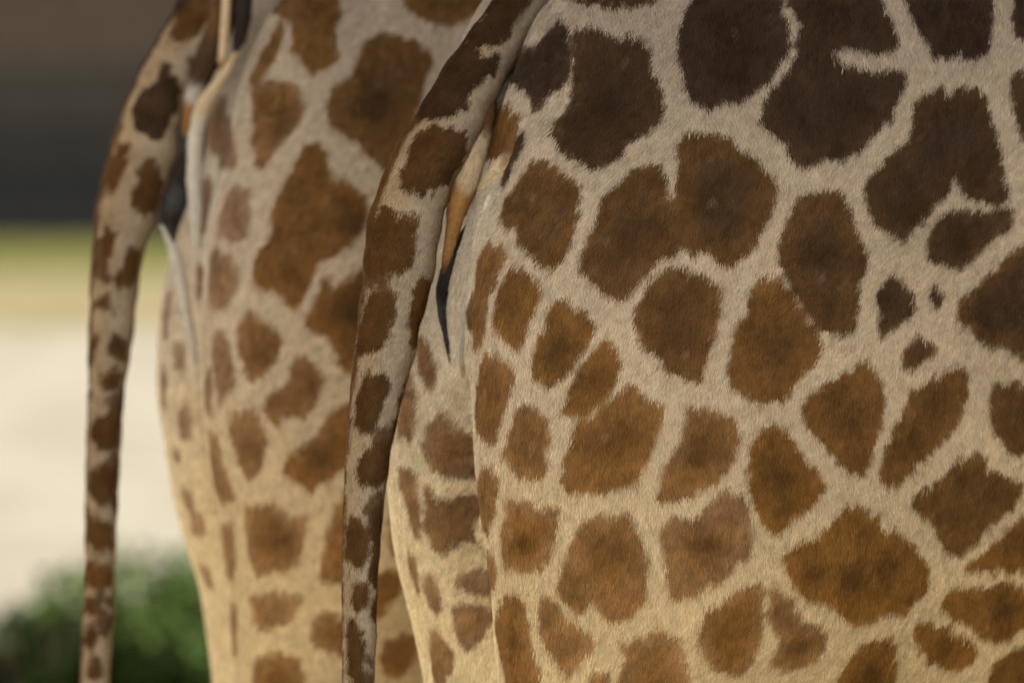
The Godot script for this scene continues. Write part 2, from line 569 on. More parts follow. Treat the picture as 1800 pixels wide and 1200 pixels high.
func commit_fur(called: String, parent: Node, m: Mesh, mat: Material) -> void:
	var mm := MultiMesh.new()
	mm.transform_format = MultiMesh.TRANSFORM_3D
	mm.use_colors = true
	mm.mesh = m
	mm.instance_count = fur_p.size()
	for i in fur_p.size():
		mm.set_instance_transform(i, Transform3D(fur_b[i], fur_p[i]))
		mm.set_instance_color(i, fur_c[i])
	var o := MultiMeshInstance3D.new()
	o.name = called
	o.multimesh = mm
	o.material_override = mat
	o.set_meta("kind", "stuff")
	parent.add_child(o, true)
	fur_b.clear(); fur_p.clear(); fur_c.clear()

func fur_material() -> StandardMaterial3D:
	var m := StandardMaterial3D.new()
	m.vertex_color_use_as_albedo = true
	m.roughness = 0.62
	m.metallic_specular = 0.09
	m.cull_mode = BaseMaterial3D.CULL_DISABLED
	return m

const SHADES := {
	"cream": Color(0.52, 0.40, 0.25), "brown": Color(0.14, 0.068, 0.029), "tan": Color(0.37, 0.19, 0.065),
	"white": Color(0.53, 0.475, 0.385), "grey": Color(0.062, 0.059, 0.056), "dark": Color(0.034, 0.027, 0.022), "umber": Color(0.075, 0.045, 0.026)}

func giraffe(label: String, at: Vector3, yaw: float, img: Image, tail: Array, tail_marks: Array, folds: Array, furry: float) -> Node3D:
	var root := Node3D.new()
	root.name = "giraffe"
	add_child(root, true)
	tag(root, label, "giraffe", "giraffes standing side by side in the shade")
	root.position = at
	root.rotation.y = deg_to_rad(yaw)
	root.scale = Vector3.ONE * 1.22
	var toward := Vector3(-sin(deg_to_rad(yaw)), 0, cos(deg_to_rad(yaw)))
	# tail
	var path := PackedVector3Array()
	var rad := PackedFloat32Array()
	for i in range(0, tail.size(), 3):
		path.append(Vector3(tail[i] * 0.001, tail[i + 1] * 0.001, 0.0))
		rad.append(tail[i + 2] * 0.001)
	var length := 0.0
	for i in range(1, path.size()): length += path[i].distance_to(path[i - 1])
	var tsoup := Soup.new()
	tube(tsoup, path, rad, toward, 0.8, [], 40, length)
	var timg := Image.create(256, 1024, false, Image.FORMAT_RGB8)
	timg.fill(lin(CREAM))
	for y in 1024:       # dark hair down the back of the tail
		for x in 256:
			var th := (x + 0.5) / 256.0 * TAU - PI
			var s := (y + 0.5) / 1024.0 * length
			var edge := -0.98 + 0.2 * ragged.get_noise_2d(s * 0.4, 2.0) - 0.12 * smoothstep(0.45, 0.9, s)
			var a := smoothstep(edge + 0.12, edge - 0.1, th) if th > -2.4 else smoothstep(-2.9, -2.5, th)
			if s < 0.12: a = maxf(a, smoothstep(0.12, 0.07, s) * smoothstep(0.5, 0.1, th) * smoothstep(-2.8, -2.4, th))
			if a > 0.01: timg.set_pixel(x, y, lin(CREAM.lerp(spot_colour(0.75 - smoothstep(0.12, 0.3, s) * 0.6), a)))
	for y in range(int(0.3 / length * 1024), 1024):       # fine mottling, denser towards the tip
		var s := (y + 0.5) / 1024.0 * length
		for x in 256:
			var th := (x + 0.5) / 256.0 * TAU
			var q := mottled.get_noise_3d(cos(th) * 0.045, s * 0.75, sin(th) * 0.045 + 2.0) + 0.35 * ragged.get_noise_3d(cos(th) * 0.02, s, sin(th) * 0.02)
			var a := smoothstep(0.35, 0.43, q + 0.2 * smoothstep(0.35, 0.85, s))
			if a > 0.01: timg.set_pixel(x, y, lin(CREAM.lerp(spot_colour(0.3), a * 0.9)))
	for k in tail_marks.size():
		tail_mark(timg, tail_marks[k], rng.randf_range(0.12, 0.35) if k > 1 else 0.55, length)
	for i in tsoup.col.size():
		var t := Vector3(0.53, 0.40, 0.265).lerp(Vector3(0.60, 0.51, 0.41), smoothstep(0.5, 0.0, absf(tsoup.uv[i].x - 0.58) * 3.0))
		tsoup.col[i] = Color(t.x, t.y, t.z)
	# skin folds under the tail; a few dark tubes paint shaded gaps
	var fsoup := Soup.new()
	for f: Array in folds:
		var fp := PackedVector3Array()
		var fr := PackedFloat32Array()
		var fc := []
		for r: Array in f:
			fp.append(Vector3(r[0], r[1], r[2]) * 0.001)
			fr.append(r[3] * 0.001)
			fc.append(SHADES[r[4]])
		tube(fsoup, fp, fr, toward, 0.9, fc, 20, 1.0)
	# one continuous body: trunk and limbs, tail, folds
	var am := ArrayMesh.new()
	for part in 3:
		var ar := []
		ar.resize(Mesh.ARRAY_MAX)
		var s := tsoup if part == 1 else fsoup
		ar[Mesh.ARRAY_VERTEX] = body_pos if part == 0 else s.pos
		ar[Mesh.ARRAY_NORMAL] = body_nor if part == 0 else s.nor
		ar[Mesh.ARRAY_TEX_UV] = body_uv if part == 0 else s.uv
		ar[Mesh.ARRAY_COLOR] = body_col if part == 0 else s.col
		ar[Mesh.ARRAY_INDEX] = body_idx if part == 0 else s.idx
		am.add_surface_from_arrays(Mesh.PRIMITIVE_TRIANGLES, ar)
		var m := StandardMaterial3D.new()
		m.vertex_color_use_as_albedo = true
		m.roughness = 0.7
		m.metallic_specular = 0.25
		if part == 0: m.albedo_texture = ImageTexture.create_from_image(img)
		if part == 2:
			m.roughness = 0.95
			m.metallic_specular = 0.06
		if part == 1: m.albedo_texture = ImageTexture.create_from_image(timg)
		am.surface_set_material(part, m)
	mesh_node("body", am, null, root)
	# coat
	grow_fur(body_pos, body_nor, body_uv, body_col, body_idx, PackedVector3Array(), img, 180000.0 * furry, 1.0, true)
	grow_fur(tsoup.pos, tsoup.nor, tsoup.uv, tsoup.col, tsoup.idx, tsoup.along, timg, 260000.0 * furry, 0.85, false)
	grow_fur(fsoup.pos, fsoup.nor, fsoup.uv, fsoup.col, fsoup.idx, fsoup.along, null, 260000.0 * furry, 0.6, false)
	print(label, " tufts ", fur_p.size())
	commit_fur("coat", root, tuft, fur_material())
	# tuft of long hair at the end of the tail
	var endp := path[path.size() - 1]
	for i in 260:
		var d := Vector3(rng.randf_range(-0.14, 0.1), -1.0, rng.randf_range(-0.13, 0.13)).normalized()
		var sx := d.cross(Vector3(0, 0, 1)).normalized()
		var L := rng.randf_range(13.0, 22.0)
		fur_b.append(Basis(sx * 4.0, d * L, sx.cross(d) * 4.0))
		fur_p.append(endp + Vector3(rng.randf_range(-0.014, 0.014), rng.randf_range(-0.02, 0.03), rng.randf_range(-0.014, 0.014)))
		fur_c.append(Color(0.014, 0.011, 0.009))
	commit_fur("tail_tuft", root, tuft, fur_material())
	# hooves and eyes
	var horn := plain(Vector3(0.06, 0.045, 0.035), 0.5)
	for sgn: float in [1.0, -1.0]:
		for fx: float in [-0.05 - 0.025 * sgn, 1.28]:
			var cm := CylinderMesh.new()
			cm.top_radius = 0.06; cm.bottom_radius = 0.085; cm.height = 0.12; cm.radial_segments = 20
			var hf := mesh_node("hoof", cm, horn, root)
			hf.position = Vector3(fx + 0.01, 0.06, (0.14 if fx < 1.0 else 0.17) * sgn)
		var em := SphereMesh.new()
		em.radius = 0.028; em.height = 0.056; em.radial_segments = 16; em.rings = 8
		var ey := mesh_node("eye", em, plain(Vector3(0.01, 0.008, 0.006), 0.1, 0.6), root)
		ey.position = Vector3(2.5, 4.22, 0.112 * sgn)
	return root

# ---------------------------------------------------------------- surroundings
func sheet(called: String, x0: float, x1: float, z0: float, z1: float, y: float, mat: Material) -> void:
	var pm := PlaneMesh.new()
	pm.size = Vector2(x1 - x0, z1 - z0)
	var o := mesh_node(called, pm, mat, self)
	o.position = Vector3((x0 + x1) / 2, y, (z0 + z1) / 2)
	o.set_meta("kind", "structure")

func box(called: String, size: Vector3, at: Vector3, mat: Material, parent: Node) -> MeshInstance3D:
	var bm := BoxMesh.new()
	bm.size = size
	var o := mesh_node(called, bm, mat, parent)
	o.position = at
	return o

func bush(label: String, at: Vector3, r: Vector3, leaves: int, dark: float) -> void:
	var root := Node3D.new()
	root.name = "bush"
	add_child(root, true)
	root.position = at
	tag(root, label, "bush", "low bushes at the edge of the sand")
	var st := SurfaceTool.new()
	st.begin(Mesh.PRIMITIVE_TRIANGLES)
	for i in leaves:
		var d := Vector3(rng.randf_range(-1, 1), rng.randf_range(0, 1), rng.randf_range(-1, 1))
		if d.length() > 1.0: continue
		var sh := 0.70 + 0.42 * mottled.get_noise_3d(d.x * 0.12 + at.x, d.y * 0.12, d.z * 0.12 + at.z) * 2.0
		var p := d.normalized() * pow(d.length(), 0.5) * sh * r
		p.y = maxf(p.y, 0.02)
		var ax := Vector3(rng.randf_range(-1, 1), rng.randf_range(-0.2, 1), rng.randf_range(-1, 1)).normalized()
		var sx := ax.cross(Vector3(rng.randf_range(-1, 1), rng.randf_range(-1, 1), rng.randf_range(-1, 1))).normalized()
		var L := rng.randf_range(0.035, 0.065)
		var g := rng.randf_range(0.6, 1.5) * dark * (0.45 + 1.1 * smoothstep(-0.35, 0.4, relief.get_noise_3d(p.x * 1.6 + at.x, p.y * 1.6, p.z * 1.6)))
		st.set_color(Color(0.115 * g, 0.175 * g, 0.045 * g))
		var nn := sx.cross(ax).normalized()
		for v: Vector3 in [p, p + ax * L, p + ax * L * 0.5 + sx * L * 0.3, p, p + ax * L * 0.5 - sx * L * 0.3, p + ax * L]:
			st.set_normal(nn)
			st.add_vertex(v)
	var m := StandardMaterial3D.new()
	m.vertex_color_use_as_albedo = true
	m.roughness = 0.7
	m.metallic_specular = 0.12
	m.cull_mode = BaseMaterial3D.CULL_DISABLED
	m.backlight_enabled = true
	m.backlight = Color(0.25, 0.35, 0.08)
	mesh_node("foliage", st.commit(), m, root).set_meta("kind", "stuff")
	var sb := SurfaceTool.new()
	sb.begin(Mesh.PRIMITIVE_TRIANGLES)
	for i in 9:
		var cm := CylinderMesh.new()
		cm.top_radius = 0.006; cm.bottom_radius = 0.014; cm.height = r.y * 0.8; cm.radial_segments = 6
		var tilt := Basis(Vector3(rng.randf_range(-1, 1), 0, rng.randf_range(-1, 1)).normalized(), rng.randf_range(0.1, 0.6))
		sb.append_from(cm, 0, Transform3D(tilt, tilt * Vector3(0, r.y * 0.4, 0)))
	mesh_node("stems", sb.commit(), plain(Vector3(0.09, 0.065, 0.04)), root)

func _ready() -> void:
	rng.seed = 20240
	# ---- camera
	var cam := Camera3D.new()
	cam.name = "camera"
	add_child(cam)
	cam.look_at_from_position(Vector3(0, 2.45, 9.0), Vector3(0, 2.0, 0.0))
	cam.near = 0.3
	cam.far = 1500.0
	var lens := CameraAttributesPhysical.new()
	lens.frustum_focal_length = 209.1
	lens.frustum_focus_distance = 8.97
	lens.exposure_aperture = 2.6
	lens.auto_exposure_enabled = false
	cam.attributes = lens
	cam.fov = 6.57
	cam.current = true
	# ---- sky, sun, exposure
	var sky_mat := ProceduralSkyMaterial.new()
	sky_mat.sky_top_color = Color(0.50, 0.53, 0.58)
	sky_mat.sky_horizon_color = Color(0.88, 0.85, 0.78)
	sky_mat.sky_curve = 0.16
	sky_mat.ground_bottom_color = Color(0.55, 0.48, 0.38)
	sky_mat.ground_horizon_color = Color(0.72, 0.70, 0.66)
	sky_mat.sky_energy_multiplier = 1.7
	var env := Environment.new()
	env.background_mode = Environment.BG_SKY
	env.sky = Sky.new()
	env.sky.sky_material = sky_mat
	env.tonemap_mode = Environment.TONE_MAPPER_LINEAR
	env.tonemap_exposure = 1.95
	env.sdfgi_enabled = true
	env.ssao_enabled = true
	env.ssil_enabled = true
	var we := WorldEnvironment.new()
	we.name = "world_environment"
	we.environment = env
	add_child(we)
	var sun := DirectionalLight3D.new()
	sun.name = "sun"
	sun.light_energy = 0.95
	sun.light_color = Color(1.0, 0.95, 0.87)
	sun.light_angular_distance = 0.5
	sun.shadow_enabled = true
	add_child(sun)
	sun.look_at_from_position(Vector3(-6.2, 7.5, 1.2), Vector3.ZERO)
	# ---- ground
	relief.seed = 3; relief.frequency = 3.2; relief.fractal_octaves = 2
	ragged.seed = 5; ragged.frequency = 55.0; ragged.fractal_octaves = 2
	mottled.seed = 8; mottled.frequency = 8.0; mottled.fractal_octaves = 3
	clump.seed = 11; clump.frequency = 95.0; clump.fractal_octaves = 1
	sheet("sand_ground", -250, 250, -450, 80, 0.0, noisy(Vector3(0.25, 0.218, 0.158), Vector3(0.305, 0.272, 0.202), 0.01, 0.12))
	sheet("dry_grass_ground", -90, 90, -56, -42, 0.004, noisy(Vector3(0.17, 0.137, 0.066), Vector3(0.26, 0.213, 0.118), 0.015, 0.2))
	sheet("grass_ground", -90, 90, -67, -54, 0.008, noisy(Vector3(0.075, 0.08, 0.024), Vector3(0.17, 0.155, 0.055), 0.015, 0.2))
	# ---- barn far behind; stacked bands paint the shadow at the wall foot
	var barn := Node3D.new()
	barn.name = "barn"
	add_child(barn)
	barn.position = Vector3(-3, 0, -69.5)
	tag(barn, "long dark barn with a slate grey foot painted in as shade, far behind the sunlit sand", "barn")
	box("shaded_foot", Vector3(60, 0.9, 8.1), Vector3(0, 0.45, 0), noisy(Vector3(0.017, 0.0168, 0.0165), Vector3(0.026, 0.0255, 0.025), 0.02, 0.3), barn)
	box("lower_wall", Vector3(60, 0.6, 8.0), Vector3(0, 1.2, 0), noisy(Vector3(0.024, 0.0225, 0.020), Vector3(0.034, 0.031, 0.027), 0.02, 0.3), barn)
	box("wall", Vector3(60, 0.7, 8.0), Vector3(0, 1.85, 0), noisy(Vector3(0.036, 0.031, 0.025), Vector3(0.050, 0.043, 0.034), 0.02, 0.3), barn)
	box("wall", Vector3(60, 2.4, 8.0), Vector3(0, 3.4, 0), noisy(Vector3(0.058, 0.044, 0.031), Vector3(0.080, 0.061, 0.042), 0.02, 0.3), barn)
	var roof := PrismMesh.new()
	roof.size = Vector3(9.4, 2.2, 61.0)
	var rf := mesh_node("roof", roof, plain(Vector3(0.10, 0.09, 0.085)), barn)
	rf.rotation.y = PI / 2
	rf.position = Vector3(0, 5.7, 0)
	# ---- added roof, out of view, shaped to keep the giraffes in shade
	var shade := Node3D.new()
	shade.name = "added_shade_roof"
	add_child(shade)
	shade.position = Vector3(0.3, 0, 0.3)
	tag(shade, "added unseen timber roof on four posts, put in to shade the two giraffes", "added_shelter")
	var timber := noisy(Vector3(0.16, 0.11, 0.07), Vector3(0.26, 0.18, 0.11), 0.02, 0.6)
	box("roof", Vector3(11.8, 0.12, 8.4), Vector3(0, 6.5, 0), timber, shade)
	for px: float in [-0.48, 0.48]:
		for pz: float in [-0.48, 0.48]:
			box("post", Vector3(0.2, 6.43, 0.2), Vector3(11.8 * px, 3.215, 8.4 * pz), timber, shade)
	# ---- giraffes
	tuft = make_tuft(7, 0.0036, 0.0078, 0.0006)
	body_plan()
	grow_body()
	print("body ", body_pos.size(), " verts at ", Time.get_ticks_msec())
	var img := Image.create(TW, TH, false, Image.FORMAT_RGB8)
	ground_coat(img)
	rough_spots(img, Rect2(-0.72, 1.06, 1.24, 1.14))
	coat_a(img)
	for i in 70:       # specks of dirt and rubbed hair
		blot(img, rng.randf_range(-0.4, 0.42), rng.randf_range(1.15, 2.1), rng.randf_range(0.002, 0.0045), [Vector3(0.05, 0.04, 0.03), Vector3(0.40, 0.30, 0.21)][i % 2], rng.randf_range(0.2, 0.6))
	print("coat ", Time.get_ticks_msec())
	giraffe("nearer giraffe with large dark chestnut patches, sharp in front of the other", Vector3(0.143, 0, -0.33), 26.0, img, TAIL_A, tail_marks_a(), folds_a(), 1.0)
	print("first ", Time.get_ticks_msec())
	img = Image.create(TW, TH, false, Image.FORMAT_RGB8)
	ground_coat(img)
	rough_spots(img, Rect2(-1.12, 1.06, 1.25, 1.14))
	coat_b(img)
	giraffe("farther giraffe with lighter tan patches, partly hidden behind the nearer one", Vector3(-0.297, 0, -1.45), 16.0, img, TAIL_B, tail_marks_b(), folds_b(), 0.4)
	print("second ", Time.get_ticks_msec())
	# ---- bushes
	bush("leafy green bush beyond the tail of the farther giraffe, lower one with a broad top", Vector3(-1.72, 0, -11.6), Vector3(0.55, 0.64, 0.5), 15000, 0.65)
	bush("taller bright green bush between the tail and leg of the farther giraffe", Vector3(-1.15, 0, -11.4), Vector3(0.52, 0.78, 0.5), 15000, 0.8)
	bush("low bush with leaves coloured dark as shade in front of the taller bright one", Vector3(-1.5, 0, -10.7), Vector3(0.8, 0.66, 0.45), 15000, 0.14)  # leaf colour darkened to paint the dense shade low in the bushes

func coat_a(img: Image) -> void:
	mark(img, [-507, 1992, -512, 2006, -487, 2012, -348, 2004, -339, 2018, -326, 2037, -299, 2035, -286, 2001, -287, 1969, -305, 1949, -314, 1935, -323, 1930, -335, 1937, -352, 1954, -470, 1968, -499, 1979], 0.72)
	mark(img, [-290, 2021, -286, 2028, -265, 2033, -243, 2028, -231, 2018, -208, 2023, -174, 2006, -173, 1985, -155, 1950, -153, 1921, -169, 1900, -197, 1888, -205, 1867, -218, 1860, -234, 1853, -259, 1865, -291, 1881, -301, 1898, -301, 1914, -283, 1940, -282, 1969, -282, 1997], 0.56)
	mark(img, [-539, 2019, -551, 2043, -604, 2094, -529, 2094, -350, 2064, -443, 2045, -489, 2033, -521, 2035, -519, 2016], 1.12)
	mark(img, [-344, 2085, -135, 2085, -177, 2063, -230, 2055, -273, 2059, -302, 2063], 0.62)
	mark(img, [-475, 1932, -375, 1935, -353, 1923, -351, 1909, -364, 1887, -371, 1868, -431, 1862, -465, 1876, -452, 1896], 0.2)
	mark(img, [-330, 1900, -331, 1888, -346, 1866, -359, 1837, -369, 1826, -377, 1837, -365, 1866, -355, 1890, -342, 1899], 0.68)
	mark(img, [-317, 1866, -304, 1862, -269, 1851, -247, 1835, -248, 1814, -248, 1793, -251, 1772, -257, 1746, -270, 1731, -282, 1736, -302, 1750, -317, 1766, -323, 1779, -348, 1786, -357, 1798, -356, 1814, -340, 1836, -327, 1855], 0.26)
	mark(img, [-168, 1863, -156, 1865, -150, 1848, -145, 1823, -132, 1802, -129, 1760, -145, 1745, -158, 1741, -166, 1727, -180, 1713, -188, 1702, -196, 1691, -214, 1699, -229, 1713, -241, 1730, -243, 1746, -238, 1763, -229, 1786, -224, 1816, -212, 1834, -193, 1849, -179, 1860], 0.35)
	mark(img, [-138, 1890, -120, 1902, -95, 1899, -70, 1897, -57, 1881, -43, 1872, -33, 1861, -12, 1840, -15, 1823, -19, 1805, -34, 1780, -41, 1763, -59, 1749, -73, 1731, -86, 1737, -96, 1746, -106, 1753, -119, 1753, -135, 1757, -137, 1781, -139, 1816, -140, 1837, -135, 1858], 0.42)
	mark(img, [-122, 2049, -93, 2085, 24, 2085, 22, 2049, 24, 2028, 19, 1999, 6, 1985, -12, 1964, -28, 1953, -48, 1939, -64, 1936, -82, 1937, -94, 1929, -105, 1932, -119, 1939, -126, 1957, -133, 1985, -137, 2013], 0.67)
	mark(img, [30, 2085, 142, 2085, 149, 2049, 156, 2033, 162, 2016, 152, 1999, 124, 1999, 100, 2004, 83, 2006, 74, 1999, 80, 1990, 97, 1983, 122, 1980, 171, 1978, 167, 1961, 152, 1935, 143, 1914, 114, 1892, 97, 1876, 71, 1864, 50, 1867, 19, 1855, 5, 1867, -3, 1884, -16, 1900, -34, 1912, -27, 1931, -12, 1952, 13, 1978, 25, 1994, 29, 2016, 37, 2035, 30, 2056], 0.62)
	mark(img, [173, 2085, 297, 2085, 292, 2040, 287, 2016, 282, 1997, 263, 1992, 237, 1994, 204, 1994, 199, 2004, 191, 2023, 182, 2042], 0.72)
	mark(img, [322, 2085, 383, 2086, 378, 2013, 339, 2013, 319, 2024], 0.72)
	mark(img, [212, 1958, 225, 1947, 235, 1956, 263, 1958, 278, 1945, 288, 1920, 301, 1886, 310, 1848, 323, 1808, 294, 1806, 269, 1811, 251, 1820, 243, 1834, 234, 1841, 230, 1827, 218, 1813, 201, 1806, 192, 1788, 175, 1778, 158, 1764, 139, 1770, 120, 1782, 108, 1800, 101, 1829, 105, 1843, 126, 1857, 131, 1871, 160, 1885, 169, 1903, 174, 1935, 191, 1946], 0.63)
	mark(img, [193, 1756, 201, 1777, 210, 1792, 235, 1802, 269, 1801, 294, 1803, 323, 1801, 329, 1786, 325, 1775, 297, 1761, 277, 1747, 269, 1736, 248, 1726, 221, 1732, 194, 1740], 0.55)
	mark(img, [312, 1970, 330, 1977, 368, 1977, 369, 1876, 330, 1891, 321, 1920, 314, 1945], 0.61)
	mark(img, [-158, 1728, -145, 1735, -123, 1734, -106, 1725, -92, 1717, -83, 1707, -87, 1689, -90, 1661, -100, 1633, -107, 1612, -110, 1594, -123, 1591, -139, 1598, -151, 1612, -163, 1627, -175, 1637, -180, 1655, -185, 1669, -184, 1679, -176, 1697, -167, 1714], 0.31)
	mark(img, [-5, 1794, 11, 1822, 30, 1829, 53, 1830, 73, 1825, 80, 1807, 88, 1790, 96, 1765, 108, 1747, 104, 1725, 96, 1711, 93, 1679, 90, 1651, 67, 1648, 51, 1648, 31, 1659, 15, 1677, 3, 1695, -7, 1716, -18, 1741, -18, 1759, -11, 1777], 0.39)
	mark(img, [-42, 1717, -32, 1724, -17, 1720, -1, 1702, 15, 1677, 35, 1648, 43, 1635, 35, 1620, 22, 1603, 5, 1589, -7, 1575, -15, 1565, -36, 1563, -55, 1569, -65, 1576, -78, 1591, -83, 1601, -77, 1626, -72, 1654, -67, 1668, -56, 1675, -58, 1685, -53, 1703], 0.2)
	mark(img, [-375, 1762, -337, 1760, -326, 1746, -336, 1728, -342, 1713, -350, 1699, -355, 1685, -353, 1661, -355, 1642, -376, 1624, -395, 1635, -437, 1652, -448, 1670, -424, 1688, -398, 1701, -400, 1720, -393, 1740], 0.02)
	mark(img, [-320, 1735, -309, 1733, -292, 1722, -281, 1708, -283, 1694, -290, 1675, -295, 1654, -300, 1637, -309, 1630, -316, 1639, -324, 1646, -339, 1652, -344, 1664, -341, 1685, -338, 1704, -330, 1725], 0.12)
	mark(img, [-262, 1694, -254, 1694, -248, 1685, -236, 1683, -229, 1669, -223, 1660, -229, 1643, -236, 1629, -245, 1608, -260, 1593, -272, 1584, -280, 1593, -288, 1595, -291, 1609, -289, 1628, -282, 1649, -275, 1673, -270, 1689], 0.2)
	mark(img, [-213, 1650, -205, 1641, -199, 1627, -197, 1613, -202, 1594, -209, 1574, -222, 1560, -233, 1553, -244, 1546, -254, 1551, -258, 1557, -254, 1570, -250, 1584, -239, 1610, -227, 1632, -219, 1641], 0.19)
	mark(img, [-187, 1592, -175, 1581, -163, 1570, -152, 1562, -154, 1542, -157, 1525, -165, 1508, -171, 1490, -177, 1473, -188, 1464, -206, 1462, -220, 1459, -238, 1452, -250, 1457, -257, 1468, -256, 1485, -253, 1500, -248, 1521, -243, 1535, -239, 1549, -227, 1552, -210, 1567, -199, 1581], 0.06)
	mark(img, [-349, 1625, -330, 1622, -318, 1616, -307, 1606, -308, 1592, -313, 1576, -320, 1554, -327, 1532, -335, 1513, -351, 1514, -368, 1522, -384, 1542, -376, 1565, -371, 1589, -364, 1608], 0.08)
	mark(img, [-295, 1567, -282, 1561, -276, 1550, -269, 1542, -269, 1520, -271, 1499, -274, 1478, -280, 1469, -296, 1471, -309, 1476, -319, 1487, -323, 1501, -318, 1519, -313, 1533, -307, 1553], 0.11)
	mark(img, [-362, 1486, -343, 1485, -332, 1475, -332, 1459, -338, 1439, -345, 1419, -366, 1398, -431, 1398, -484, 1413, -486, 1435, -374, 1468], -0.02)
	mark(img, [-319, 1447, -305, 1443, -291, 1442, -287, 1433, -272, 1444, -260, 1431, -259, 1417, -264, 1395, -269, 1377, -283, 1357, -303, 1352, -321, 1354, -337, 1355, -339, 1376, -336, 1401, -328, 1425], -0.03)
	mark(img, [-236, 1420, -222, 1429, -202, 1428, -183, 1431, -179, 1417, -171, 1396, -167, 1373, -167, 1349, -168, 1324, -180, 1307, -190, 1297, -207, 1294, -215, 1308, -225, 1326, -232, 1309, -244, 1309, -255, 1317, -266, 1334, -259, 1349, -256, 1367, -248, 1389, -242, 1406], -0.05)
	mark(img, [-493, 1371, -471, 1368, -357, 1372, -356, 1351, -366, 1326, -453, 1298, -481, 1299, -486, 1328, -491, 1352], -0.1)
	mark(img, [-342, 1325, -313, 1323, -307, 1307, -306, 1283, -300, 1255, -292, 1224, -293, 1190, -367, 1182, -363, 1216, -384, 1245, -407, 1272, -363, 1304], -0.1)
	mark(img, [-282, 1328, -271, 1324, -260, 1310, -249, 1296, -224, 1279, -222, 1269, -231, 1255, -240, 1240, -256, 1224, -266, 1234, -279, 1254, -290, 1279, -291, 1301, -290, 1315], -0.1)
	mark(img, [-194, 1267, -178, 1274, -161, 1288, -156, 1296, -144, 1284, -133, 1277, -131, 1256, -125, 1235, -119, 1191, -203, 1190, -196, 1233, -190, 1251], -0.1)
	mark(img, [-227, 1228, -208, 1232, -203, 1190, -235, 1188], -0.1)
	mark(img, [-126, 1562, -114, 1561, -92, 1557, -79, 1549, -71, 1538, -70, 1521, -75, 1504, -83, 1487, -99, 1469, -113, 1459, -128, 1452, -145, 1445, -157, 1447, -156, 1466, -153, 1487, -148, 1501, -139, 1511, -133, 1528, -130, 1546], 0.06)
	mark(img, [-42, 1534, -28, 1537, -16, 1532, -8, 1516, 5, 1491, 21, 1470, 26, 1459, 9, 1446, -4, 1434, -20, 1427, -30, 1413, -45, 1405, -53, 1417, -60, 1435, -65, 1452, -66, 1473, -63, 1493, -59, 1514], 0.09)
	mark(img, [-102, 1452, -90, 1459, -73, 1455, -67, 1445, -64, 1417, -65, 1400, -68, 1379, -77, 1372, -88, 1362, -98, 1348, -112, 1338, -128, 1328, -144, 1327, -148, 1348, -150, 1372, -154, 1397, -156, 1417, -142, 1428, -117, 1428, -111, 1439], -0.03)
	mark(img, [50, 1439, 76, 1436, 91, 1425, 100, 1427, 101, 1409, 110, 1401, 123, 1407, 136, 1400, 159, 1384, 169, 1369, 182, 1356, 185, 1336, 178, 1320, 159, 1307, 140, 1296, 112, 1296, 86, 1290, 62, 1287, 38, 1299, 28, 1313, 9, 1317, -12, 1323, -22, 1334, -30, 1352, -39, 1373, -29, 1387, -10, 1400, 9, 1408, 27, 1419, 40, 1430], 0.06)
	mark(img, [75, 1601, 92, 1614, 108, 1615, 120, 1597, 130, 1582, 131, 1564, 125, 1543, 112, 1515, 94, 1488, 78, 1471, 57, 1479, 43, 1497, 30, 1511, 17, 1529, 8, 1547, 6, 1557, 20, 1574, 37, 1585], 0.17)
	mark(img, [224, 1601, 242, 1604, 261, 1593, 258, 1568, 248, 1550, 242, 1532, 223, 1515, 205, 1501, 181, 1488, 156, 1471, 140, 1458, 117, 1457, 108, 1470, 112, 1487, 125, 1511, 146, 1539, 156, 1549, 165, 1570, 187, 1584], 0.26)
	mark(img, [239, 1486, 258, 1494, 280, 1488, 280, 1470, 303, 1467, 331, 1457, 338, 1449, 335, 1438, 320, 1421, 301, 1411, 278, 1394, 255, 1377, 237, 1367, 223, 1366, 208, 1376, 196, 1395, 189, 1406, 170, 1418, 157, 1432, 163, 1446, 192, 1456, 216, 1472], 0.28)
	mark(img, [238, 1349, 260, 1362, 283, 1376, 310, 1396, 339, 1417, 391, 1439, 400, 1348, 340, 1342, 284, 1343], 0.26)
	mark(img, [203, 1304, 216, 1321, 239, 1326, 276, 1322, 303, 1328, 341, 1322, 391, 1315, 395, 1271, 346, 1266, 329, 1253, 302, 1249, 279, 1259, 254, 1275, 229, 1288], 0.2)
	mark(img, [166, 1282, 183, 1286, 200, 1277, 224, 1275, 244, 1267, 263, 1256, 277, 1241, 274, 1226, 256, 1217, 232, 1218, 205, 1230, 184, 1246, 167, 1268], 0.2)
	mark(img, [72, 1262, 90, 1266, 110, 1269, 135, 1265, 142, 1250, 151, 1229, 157, 1203, 165, 1172, 53, 1182, 48, 1220, 57, 1241], 0.1)
	mark(img, [304, 1194, 303, 1221, 322, 1234, 349, 1244, 396, 1256, 421, 1155, 308, 1163], 0.25)
	mark(img, [-60, 1351, -56, 1338, -54, 1314, -55, 1296, -58, 1272, -62, 1253, -70, 1234, -85, 1229, -100, 1235, -107, 1249, -115, 1268, -118, 1287, -113, 1306, -103, 1320, -92, 1329, -80, 1343], -0.05)
	mark(img, [-48, 1351, -37, 1338, -26, 1325, -20, 1313, -13, 1298, 2, 1293, 18, 1282, 22, 1268, 16, 1254, -1, 1240, -18, 1234, -35, 1238, -47, 1240, -42, 1257, -38, 1274, -46, 1286, -50, 1303, -51, 1328], -0.05)
	mark(img, [142, 1725, 151, 1721, 160, 1709, 173, 1699, 183, 1677, 168, 1667, 155, 1660, 142, 1651, 125, 1643, 121, 1654, 123, 1671, 117, 1689, 123, 1707, 134, 1714], 0.52)
	mark(img, [208, 1707, 217, 1699, 223, 1691, 217, 1679, 208, 1684, 199, 1695], 0.52)
